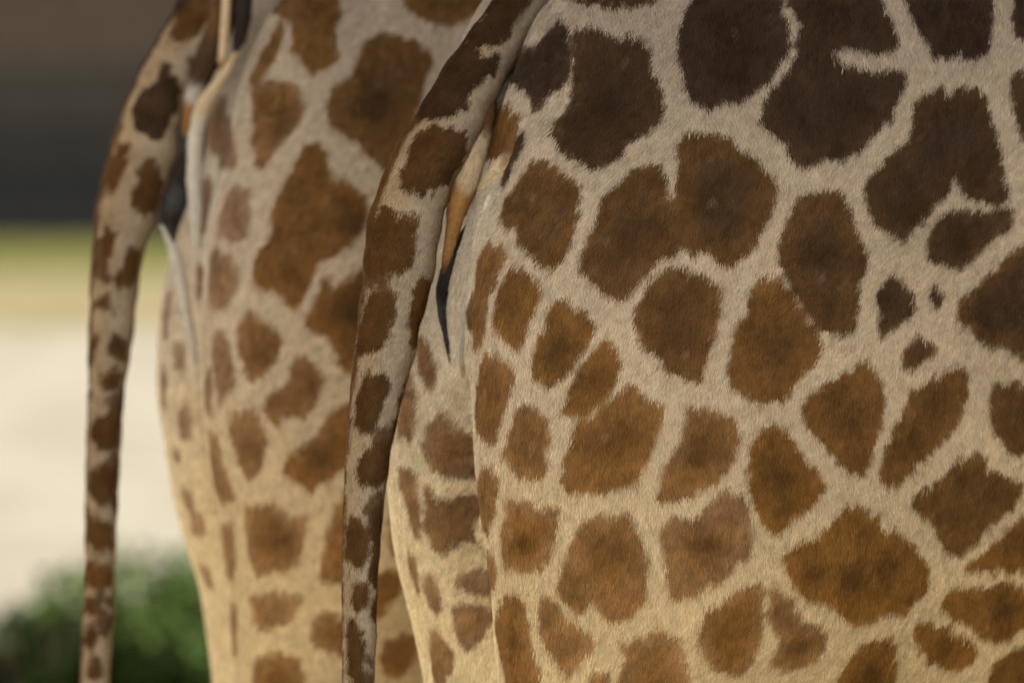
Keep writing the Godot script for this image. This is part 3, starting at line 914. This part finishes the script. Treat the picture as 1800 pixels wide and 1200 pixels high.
	mark(img, [184, 1643, 203, 1637, 214, 1633, 210, 1623, 193, 1612, 175, 1604, 158, 1604, 156, 1621, 168, 1635], 0.55)
	mark(img, [340, 1757, 377, 1775, 396, 1599, 350, 1609, 336, 1612, 322, 1627, 303, 1627, 280, 1631, 267, 1646, 249, 1661, 242, 1672, 249, 1690, 267, 1700, 293, 1718, 317, 1736], 0.46)
	mark(img, [299, 1582, 330, 1578, 349, 1582, 397, 1584, 394, 1483, 343, 1486, 314, 1494, 296, 1516, 288, 1534, 292, 1559], 0.37)
	mark(img, [-541, 1637, -532, 1633, -523, 1608, -521, 1584, -527, 1567, -534, 1576, -541, 1603, -546, 1622], -0.11)
	mark(img, [-554, 1607, -547, 1593, -539, 1562, -539, 1535, -543, 1505, -552, 1500, -561, 1507, -561, 1538, -559, 1577], -0.13)
	mark(img, [-518, 1543, -512, 1531, -510, 1507, -506, 1483, -507, 1468, -511, 1446, -519, 1445, -530, 1465, -537, 1481, -536, 1494, -528, 1526], -0.15)
	mark(img, [-564, 1472, -549, 1466, -550, 1436, -552, 1407, -561, 1372, -570, 1381, -572, 1410, -576, 1442, -573, 1459], -0.22)
	mark(img, [-540, 1447, -532, 1430, -521, 1429, -510, 1409, -512, 1387, -526, 1367, -538, 1354, -546, 1363, -551, 1383, -550, 1407, -546, 1431], -0.23)
	mark(img, [-582, 1360, -575, 1351, -577, 1326, -587, 1300, -592, 1317, -593, 1339], -0.25)
	mark(img, [-562, 1332, -551, 1328, -550, 1309, -555, 1286, -568, 1273, -575, 1287, -574, 1309], -0.3)
	mark(img, [-523, 1337, -499, 1342, -494, 1327, -502, 1300, -523, 1308, -527, 1325], -0.45)
	mark(img, [-540, 1292, -521, 1291, -508, 1275, -509, 1257, -530, 1229, -543, 1240, -547, 1260], -0.3)
	mark(img, [-592, 1256, -572, 1252, -558, 1231, -563, 1209, -582, 1188, -610, 1170, -621, 1191, -610, 1224], -0.3)
	mark(img, [-494, 1483, -488, 1481, -490, 1434, -495, 1405, -497, 1434], 0.13)
	blot(img, -0.102, 1.809, 0.027, Vector3(0.05, 0.031, 0.016), 0.35)
	blot(img, -0.184, 1.781, 0.025, Vector3(0.05, 0.031, 0.016), 0.45)
	blot(img, -0.265, 1.823, 0.018, Vector3(0.05, 0.031, 0.016), 0.40)
	blot(img, 0.039, 1.748, 0.027, Vector3(0.05, 0.031, 0.016), 0.55)
	blot(img, 0.051, 1.687, 0.021, Vector3(0.05, 0.031, 0.016), 0.60)
	blot(img, 0.144, 1.689, 0.017, Vector3(0.05, 0.031, 0.016), 0.45)
	blot(img, 0.211, 1.694, 0.011, Vector3(0.05, 0.031, 0.016), 0.65)
	blot(img, 0.185, 1.622, 0.017, Vector3(0.05, 0.031, 0.016), 0.25)
	blot(img, 0.204, 1.562, 0.02, Vector3(0.05, 0.031, 0.016), 0.40)
	blot(img, 0.165, 1.513, 0.02, Vector3(0.05, 0.031, 0.016), 0.40)
	blot(img, 0.321, 1.529, 0.027, Vector3(0.05, 0.031, 0.016), 0.40)
	blot(img, 0.285, 1.667, 0.032, Vector3(0.05, 0.031, 0.016), 0.50)
	blot(img, 0.246, 1.759, 0.025, Vector3(0.05, 0.031, 0.016), 0.65)
	blot(img, 0.167, 1.799, 0.029, Vector3(0.05, 0.031, 0.016), 0.50)
	blot(img, 0.267, 1.848, 0.032, Vector3(0.05, 0.031, 0.016), 0.35)
	blot(img, 0.238, 1.461, 0.021, Vector3(0.05, 0.031, 0.016), 0.65)
	blot(img, 0.292, 1.437, 0.023, Vector3(0.05, 0.031, 0.016), 0.45)
	blot(img, 0.269, 1.413, 0.02, Vector3(0.05, 0.031, 0.016), 0.30)
	blot(img, 0.0, 1.356, 0.018, Vector3(0.05, 0.031, 0.016), 0.60)
	blot(img, 0.051, 1.35, 0.025, Vector3(0.05, 0.031, 0.016), 0.55)
	blot(img, 0.108, 1.361, 0.025, Vector3(0.05, 0.031, 0.016), 0.65)
	blot(img, -0.109, 1.4, 0.024, Vector3(0.05, 0.031, 0.016), 0.55)
	blot(img, -0.083, 1.288, 0.025, Vector3(0.05, 0.031, 0.016), 0.35)
	blot(img, -0.032, 1.308, 0.014, Vector3(0.05, 0.031, 0.016), 0.20)
	blot(img, -0.015, 1.268, 0.021, Vector3(0.05, 0.031, 0.016), 0.65)
	blot(img, 0.104, 1.223, 0.026, Vector3(0.05, 0.031, 0.016), 0.55)
	blot(img, 0.226, 1.251, 0.023, Vector3(0.05, 0.031, 0.016), 0.45)
	blot(img, -0.204, 1.385, 0.028, Vector3(0.05, 0.031, 0.016), 0.55)
	blot(img, -0.247, 1.33, 0.014, Vector3(0.05, 0.031, 0.016), 0.25)
	blot(img, -0.26, 1.633, 0.021, Vector3(0.05, 0.031, 0.016), 0.65)
	blot(img, -0.315, 1.685, 0.014, Vector3(0.05, 0.031, 0.016), 0.20)
	blot(img, -0.352, 1.733, 0.01, Vector3(0.05, 0.031, 0.016), 0.45)
	blot(img, -0.034, 1.465, 0.028, Vector3(0.05, 0.031, 0.016), 0.55)
	blot(img, -0.302, 1.391, 0.017, Vector3(0.05, 0.031, 0.016), 0.65)
	blot(img, -0.278, 1.4, 0.01, Vector3(0.05, 0.031, 0.016), 0.40)
	blot(img, -0.335, 1.266, 0.018, Vector3(0.05, 0.031, 0.016), 0.35)
	blot(img, -0.279, 1.296, 0.012, Vector3(0.05, 0.031, 0.016), 0.45)
	blot(img, -0.126, 1.654, 0.028, Vector3(0.05, 0.031, 0.016), 0.20)
	blot(img, -0.026, 1.639, 0.035, Vector3(0.05, 0.031, 0.016), 0.45)
	blot(img, 0.062, 1.552, 0.028, Vector3(0.05, 0.031, 0.016), 0.20)
	blot(img, -0.045, 2.021, 0.04, Vector3(0.05, 0.031, 0.016), 0.60)
	blot(img, -0.068, 1.971, 0.028, Vector3(0.05, 0.031, 0.016), 0.55)
	blot(img, 0.074, 2.028, 0.036, Vector3(0.05, 0.031, 0.016), 0.30)
	blot(img, 0.076, 1.928, 0.043, Vector3(0.05, 0.031, 0.016), 0.50)
	blot(img, 0.247, 2.028, 0.036, Vector3(0.05, 0.031, 0.016), 0.35)
	blot(img, -0.235, 1.928, 0.043, Vector3(0.05, 0.031, 0.016), 0.65)
	blot(img, -0.326, 1.971, 0.025, Vector3(0.05, 0.031, 0.016), 0.25)
	blot(img, 0.32, 1.378, 0.029, Vector3(0.05, 0.031, 0.016), 0.40)
	blot(img, 0.306, 1.291, 0.026, Vector3(0.05, 0.031, 0.016), 0.45)
	blot(img, -0.333, 1.568, 0.014, Vector3(0.05, 0.031, 0.016), 0.35)
	blot(img, -0.115, 1.501, 0.024, Vector3(0.05, 0.031, 0.016), 0.60)
	blot(img, -0.204, 1.521, 0.028, Vector3(0.05, 0.031, 0.016), 0.45)
	blot(img, -0.228, 1.592, 0.021, Vector3(0.05, 0.031, 0.016), 0.20)
	blot(img, -0.095, 1.814, 0.0048, Vector3(0.42, 0.30, 0.2), 0.6)
	blot(img, -0.212, 1.525, 0.0047, Vector3(0.42, 0.30, 0.2), 0.6)
	blot(img, 0.039, 1.723, 0.0056, Vector3(0.42, 0.30, 0.2), 0.6)
	blot(img, -0.308, 1.819, 0.0073, Vector3(0.42, 0.30, 0.2), 0.6)
	blot(img, -0.050, 2.024, 0.0048, Vector3(0.42, 0.30, 0.2), 0.6)
	blot(img, -0.269, 1.805, 0.0041, Vector3(0.05, 0.055, 0.075), 0.8)
	blot(img, -0.266, 1.800, 0.0034, Vector3(0.05, 0.055, 0.075), 0.8)
	blot(img, -0.275, 1.783, 0.0047, Vector3(0.05, 0.055, 0.075), 0.8)
	blot(img, -0.278, 1.779, 0.0034, Vector3(0.05, 0.055, 0.075), 0.8)

func coat_b(img: Image) -> void:
	mark(img, [-555, 2096, -231, 2094, -208, 2046, -211, 2022, -198, 1990, -214, 1974, -234, 1966, -251, 1982, -273, 2002, -285, 2038], 0.12)
	mark(img, [-159, 2014, -119, 2026, -79, 2018, -47, 2006, -44, 1982, -58, 1951, -63, 1927, -79, 1879, -94, 1832, -117, 1836, -137, 1856, -146, 1871, -167, 1879, -189, 1895, -204, 1919, -199, 1950, -170, 1966, -164, 1990], 0.26)
	mark(img, [-104, 2094, 71, 2094, 44, 2058, 11, 2042, -14, 2034, -50, 2040, -79, 2054], 0.32)
	mark(img, [-277, 1958, -248, 1948, -237, 1921, -236, 1900, -252, 1879, -272, 1857, -280, 1833, -298, 1841, -318, 1873, -319, 1900, -336, 1926, -341, 1944, -315, 1956], 0.05)
	mark(img, [-526, 1943, -509, 1908, -373, 1888, -348, 1856, -340, 1835, -477, 1833, -527, 1848, -587, 1858, -614, 1885, -570, 1916, -547, 1932], -0.21)
	mark(img, [-321, 2046, -299, 2022, -303, 1990, -316, 1958, -338, 1946, -351, 1958, -337, 1982, -328, 2006, -323, 2030], 0.12)
	mark(img, [-586, 1811, -561, 1820, -500, 1800, -500, 1772, -490, 1745, -514, 1731, -530, 1733, -559, 1776], -0.15)
	mark(img, [-341, 1808, -298, 1809, -287, 1783, -284, 1752, -291, 1738, -302, 1731, -324, 1735, -350, 1742, -352, 1763, -348, 1790], -0.25)
	mark(img, [-223, 1871, -207, 1875, -193, 1863, -187, 1840, -178, 1824, -154, 1816, -135, 1797, -131, 1777, -137, 1753, -148, 1733, -165, 1718, -182, 1710, -193, 1706, -196, 1690, -202, 1670, -211, 1646, -221, 1636, -229, 1650, -240, 1666, -254, 1665, -269, 1677, -275, 1696, -270, 1720, -256, 1732, -254, 1752, -257, 1772, -252, 1796, -243, 1816, -235, 1839], 0.09)
	mark(img, [-187, 1682, -176, 1688, -173, 1666, -157, 1684, -140, 1698, -101, 1706, -101, 1643, -136, 1595, -148, 1550, -160, 1558, -172, 1585, -179, 1603, -192, 1608, -206, 1619, -198, 1648, -189, 1666], 0.15)
	mark(img, [-346, 1726, -311, 1714, -293, 1694, -292, 1667, -305, 1642, -324, 1637, -341, 1641, -358, 1683, -365, 1715], -0.28)
	mark(img, [-521, 1698, -499, 1690, -417, 1667, -505, 1633, -514, 1654], -0.19)
	mark(img, [-277, 1641, -259, 1628, -242, 1616, -230, 1595, -237, 1573, -250, 1552, -271, 1540, -276, 1551, -284, 1572, -290, 1595, -291, 1619], -0.01)
	mark(img, [-321, 1610, -307, 1608, -300, 1582, -292, 1556, -292, 1535, -305, 1515, -319, 1504, -321, 1528, -332, 1565, -333, 1602], -0.27)
	mark(img, [-342, 1561, -330, 1543, -333, 1511, -338, 1489, -357, 1488, -357, 1515, -352, 1542], -0.29)
	mark(img, [-216, 1573, -205, 1579, -192, 1563, -182, 1542, -188, 1526, -190, 1506, -205, 1487, -222, 1489, -231, 1494, -235, 1473, -248, 1485, -255, 1499, -252, 1520, -241, 1528, -227, 1531, -223, 1557], -0.04)
	mark(img, [-304, 1486, -267, 1504, -257, 1488, -250, 1457, -257, 1421, -266, 1405, -282, 1404, -293, 1420, -303, 1465], -0.16)
	mark(img, [-147, 1513, -167, 1505, -180, 1489, -186, 1469, -199, 1457, -217, 1445, -228, 1428, -230, 1412, -212, 1401, -193, 1386, -183, 1398, -163, 1411, -153, 1419, -98, 1447, -100, 1517], -0.02)
	mark(img, [-352, 1462, -326, 1461, -323, 1435, -320, 1415, -311, 1402, -300, 1379, -307, 1368, -341, 1363, -358, 1380, -365, 1416], -0.28)
	mark(img, [-516, 1320, -312, 1338, -314, 1311, -316, 1281, -330, 1255, -522, 1243, -521, 1273, -520, 1301], -0.25)
	mark(img, [-285, 1364, -258, 1371, -244, 1378, -229, 1359, -219, 1352, -196, 1353, -199, 1319, -207, 1284, -228, 1275, -277, 1265, -286, 1283, -289, 1319, -289, 1345], -0.15)
	mark(img, [-293, 1234, -247, 1244, -204, 1244, -212, 1224, -230, 1199, -272, 1188, -285, 1200], -0.15)
	mark(img, [-152, 1392, -162, 1368, -165, 1356, -172, 1336, -177, 1304, -181, 1268, -169, 1263, -117, 1262, -116, 1393], -0.1)
	mark(img, [-192, 1215, -170, 1222, -157, 1214, -124, 1210, -125, 1169, -159, 1160, -178, 1168, -199, 1177], -0.1)
	mark(img, [-519, 1202, -327, 1223, -332, 1187, -341, 1145, -535, 1140, -532, 1176], -0.3)
	mark(img, [-283, 1149, -244, 1161, -213, 1152, -207, 1123, -209, 1085, -295, 1078, -291, 1129], -0.1)
	mark(img, [-104, 1282, -87, 1288, -86, 1261, -96, 1240, -109, 1216, -124, 1210, -123, 1274], 0.0)
	mark(img, [-107, 1180, -86, 1194, -69, 1188, -66, 1175, -75, 1150, -91, 1125, -109, 1134, -116, 1153], 0.0)
	mark(img, [-98, 1366, -76, 1370, -76, 1315, -95, 1295, -101, 1322], -0.05)
	mark(img, [-575, 1652, -561, 1650, -555, 1620, -557, 1584, -566, 1580, -573, 1613], -0.3)
	mark(img, [-564, 1547, -553, 1546, -556, 1510, -565, 1468, -568, 1481, -565, 1523], -0.34)
	mark(img, [-545, 1582, -531, 1580, -526, 1541, -529, 1525, -540, 1546], -0.63)
	mark(img, [-543, 1483, -531, 1498, -528, 1471, -536, 1437, -549, 1441], -0.66)
	mark(img, [-567, 1427, -557, 1422, -558, 1405, -571, 1402], -0.28)
	mark(img, [-565, 1371, -549, 1364, -548, 1342, -536, 1324, -545, 1296, -569, 1297, -564, 1328, -570, 1357], -0.6)
	mark(img, [-588, 1256, -557, 1256, -560, 1221, -580, 1221], -0.6)
	blot(img, -0.276, 1.902, 0.026, Vector3(0.05, 0.031, 0.016), 0.40)
	blot(img, -0.152, 1.761, 0.028, Vector3(0.05, 0.031, 0.016), 0.65)
	blot(img, -0.129, 1.927, 0.04, Vector3(0.05, 0.031, 0.016), 0.60)
	blot(img, -0.15, 1.643, 0.032, Vector3(0.05, 0.031, 0.016), 0.65)
	blot(img, -0.257, 1.578, 0.02, Vector3(0.05, 0.031, 0.016), 0.45)
	blot(img, -0.202, 1.532, 0.02, Vector3(0.05, 0.031, 0.016), 0.30)
	blot(img, -0.184, 1.438, 0.027, Vector3(0.05, 0.031, 0.016), 0.50)
	blot(img, -0.276, 1.45, 0.02, Vector3(0.05, 0.031, 0.016), 0.60)
	blot(img, -0.235, 1.317, 0.028, Vector3(0.05, 0.031, 0.016), 0.50)
	blot(img, -0.24, 1.22, 0.016, Vector3(0.05, 0.031, 0.016), 0.20)
	blot(img, -0.158, 1.193, 0.023, Vector3(0.05, 0.031, 0.016), 0.35)
	blot(img, -0.246, 1.115, 0.02, Vector3(0.05, 0.031, 0.016), 0.35)

const TAIL_A := [-82, 2097, 29, -118, 2057, 32, -156, 2006, 35, -191, 1956, 39, -225, 1898, 42, -258, 1848, 42, -281, 1783, 45, -288, 1740, 45, -293, 1704, 42, -303, 1661, 39, -307, 1633, 38, -322, 1561, 32, -333, 1489, 27, -340, 1417, 24, -344, 1345, 22, -346, 1273, 21, -347, 1201, 19, -348, 1129, 17, -348, 1056, 14]

func tail_marks_a() -> Array:
	return [
		[-1397, 149, -297, 146, 352, 136, 527, 158, 159, 175, 130, 188, 183, 208, -84, 227, -645, 240, -1160, 242, -1397, 221, -1397, 181],
		[-984, 101, -589, 49, 123, 41, 153, 82, 206, 112, -258, 128, -988, 141],
		[-590, 271, -198, 253, 337, 244, 655, 243, 900, 258, 1071, 284, 1058, 311, 411, 321, 225, 331, -231, 332, -466, 319, -479, 303, -538, 284],
		[-1397, 378, -623, 369, 21, 370, 142, 363, 316, 380, 384, 408, 227, 428, -175, 434, -848, 440, -1324, 423, -1397, 403],
		[546, 454, 957, 443, 1397, 440, 1397, 455, 1397, 483, 1397, 516, 1052, 533, 695, 486],
		[-725, 475, -244, 467, 35, 476, 91, 498, -9, 520, -233, 536, -631, 545, -1108, 544, -1109, 511, -886, 494],
		[-405, 570, 121, 567, 404, 583, 358, 606, 110, 629, -346, 638, -731, 629, -778, 604, -596, 582],
		[349, 650, 826, 652, 1382, 669, 1141, 693, 650, 704, -93, 702, -362, 689, -201, 670],
		[-552, 750, -74, 753, 277, 774, 335, 796, 48, 810, -452, 807, -876, 797, -833, 768],
		[-86, 831, 417, 832, 630, 846, 283, 864, -230, 861, -414, 850],
		[-588, 883, -107, 886, 332, 900, 295, 926, 416, 951, -157, 958, -665, 940, -714, 904],
		[502, 741, 1164, 729, 1397, 766, 1065, 781, 497, 770],
		[696, 795, 1397, 780, 1397, 816, 1137, 839, 592, 825],
		[873, 853, 1397, 846, 1397, 882, 784, 879],
		[1036, 595, 1263, 565, 1397, 571, 1397, 606],
		[998, 630, 1397, 609, 1397, 639, 1397, 655],
	]

func folds_a() -> Array:
	return [
		[[-157, 1983, 12, 4, "brown"], [-167, 1945, 12, 10, "brown"], [-176, 1909, 12, 14, "brown"], [-188, 1873, 12, 17, "cream"], [-199, 1840, 12, 17, "cream"], [-210, 1812, 12, 14, "tan"], [-219, 1776, 12, 9, "tan"], [-226, 1747, 12, 6, "tan"], [-233, 1720, 12, 2, "brown"]],
		[[-138, 1955, -17, 3, "dark"], [-145, 1926, -7, 5, "dark"], [-157, 1893, -2, 5, "dark"], [-167, 1865, -2, 3, "dark"]],  # dark tube painting the shaded gap between tail and buttock
		[[-176, 1910, 116, 6, "brown"], [-178, 1881, 109, 13, "brown"], [-179, 1852, 87, 17, "cream"], [-179, 1832, 44, 14, "cream"], [-182, 1812, 5, 7, "cream"]],
		[[-188, 1823, 77, 7, "white"], [-190, 1808, 68, 11, "white"], [-196, 1782, 61, 11, "white"], [-201, 1754, 44, 6, "white"]],
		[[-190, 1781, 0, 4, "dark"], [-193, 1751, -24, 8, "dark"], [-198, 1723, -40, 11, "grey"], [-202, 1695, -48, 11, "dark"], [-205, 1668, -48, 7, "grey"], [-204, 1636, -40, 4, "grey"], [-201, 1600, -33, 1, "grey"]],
		[[-200, 1780, 67, 4, "white"], [-205, 1744, 54, 6, "white"], [-205, 1689, 30, 6, "white"], [-198, 1630, -4, 4, "white"], [-195, 1586, -12, 1, "cream"]],
	]

const TAIL_B := [-182, 2112, 29, -216, 2047, 34, -238, 2006, 34, -266, 1957, 36, -285, 1901, 42, -295, 1852, 47, -314, 1787, 45, -333, 1706, 36, -341, 1617, 32, -350, 1503, 25, -356, 1382, 23, -360, 1259, 21, -363, 1178, 21, -367, 1097, 20, -369, 1015, 17, -369, 950, 15]

func tail_marks_b() -> Array:
	return [
		[-217, 159, 226, 165, 952, 184, 1039, 205, 732, 229, 593, 255, 198, 259, -331, 244, -540, 228, -511, 202, -78, 188],
		[663, 133, 1397, 113, 1397, 119, 1397, 136, 1397, 152, 1397, 158, 1366, 151],
		[-690, 76, -225, 50, 585, 55, 460, 93, -226, 119, -648, 112],
		[-889, 282, -454, 279, -370, 307, -449, 336, -636, 350, -932, 335, -981, 307],
		[42, 302, 404, 291, 862, 307, 1094, 336, 1041, 361, 515, 367, 12, 356, 163, 334],
		[-747, 397, -268, 397, -140, 421, -339, 441, -560, 432],
		[414, 422, 991, 421, 1205, 456, 883, 477, 300, 479, 125, 469, 314, 449],
		[-979, 550, -469, 551, -657, 576, -1077, 593],
		[158, 547, 942, 557, 950, 579, 340, 580, 10, 564],
		[-274, 606, 514, 593, 954, 600, 788, 625, 87, 626, -342, 619],
		[-607, 671, 267, 658, 866, 674, 1009, 706, -169, 711, -744, 689],
		[-786, 742, -27, 731, 783, 744, 787, 777, -109, 786, -835, 770],
		[-1156, 815, -80, 806, 806, 822, 879, 847, -200, 853, -1024, 840],
		[-1202, 875, -176, 870, 864, 880, 924, 904, -197, 909, -1132, 897],
		[-1045, 925, -299, 921, 110, 934, -145, 945, -1001, 942],
		[-944, 964, -242, 959, 62, 977, -180, 994, -883, 989],
		[-565, 1014, 246, 1010, 598, 1030, 112, 1042, -524, 1035],
	]

func folds_b() -> Array:
	return [
		[[-179, 2087, 12, 21, "umber"], [-190, 2038, 12, 24, "brown"], [-203, 1998, 12, 23, "umber"], [-216, 1964, 12, 19, "umber"], [-225, 1940, 12, 12, "white"], [-231, 1905, 12, 9, "tan"], [-235, 1876, 12, 5, "tan"]],
		[[-165, 2006, 50, 3, "cream"], [-190, 1962, 50, 7, "cream"], [-219, 1919, 50, 11, "cream"], [-229, 1877, 50, 11, "white"], [-231, 1824, 50, 11, "white"], [-230, 1772, 50, 9, "white"], [-228, 1715, 50, 6, "white"]],
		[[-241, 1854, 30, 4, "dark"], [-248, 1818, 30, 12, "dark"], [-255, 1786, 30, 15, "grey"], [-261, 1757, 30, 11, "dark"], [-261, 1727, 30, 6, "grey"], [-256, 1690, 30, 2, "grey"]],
		[[-277, 1751, 30, 2, "white"], [-266, 1738, 30, 6, "white"], [-253, 1698, 30, 9, "white"], [-244, 1650, 30, 9, "white"], [-234, 1601, 30, 7, "white"], [-225, 1548, 30, 3, "white"]],
		[[-182, 2095, 50, 6, "cream"], [-186, 2038, 50, 6, "cream"], [-189, 1998, 50, 6, "cream"], [-192, 1966, 50, 2, "tan"]],
		[[-158, 2103, 50, 11, "dark"], [-159, 2059, 50, 12, "dark"], [-164, 2022, 50, 10, "dark"], [-173, 1990, 50, 2, "umber"]],  # dark tube standing in for the shadowed groove at the tail root
	]
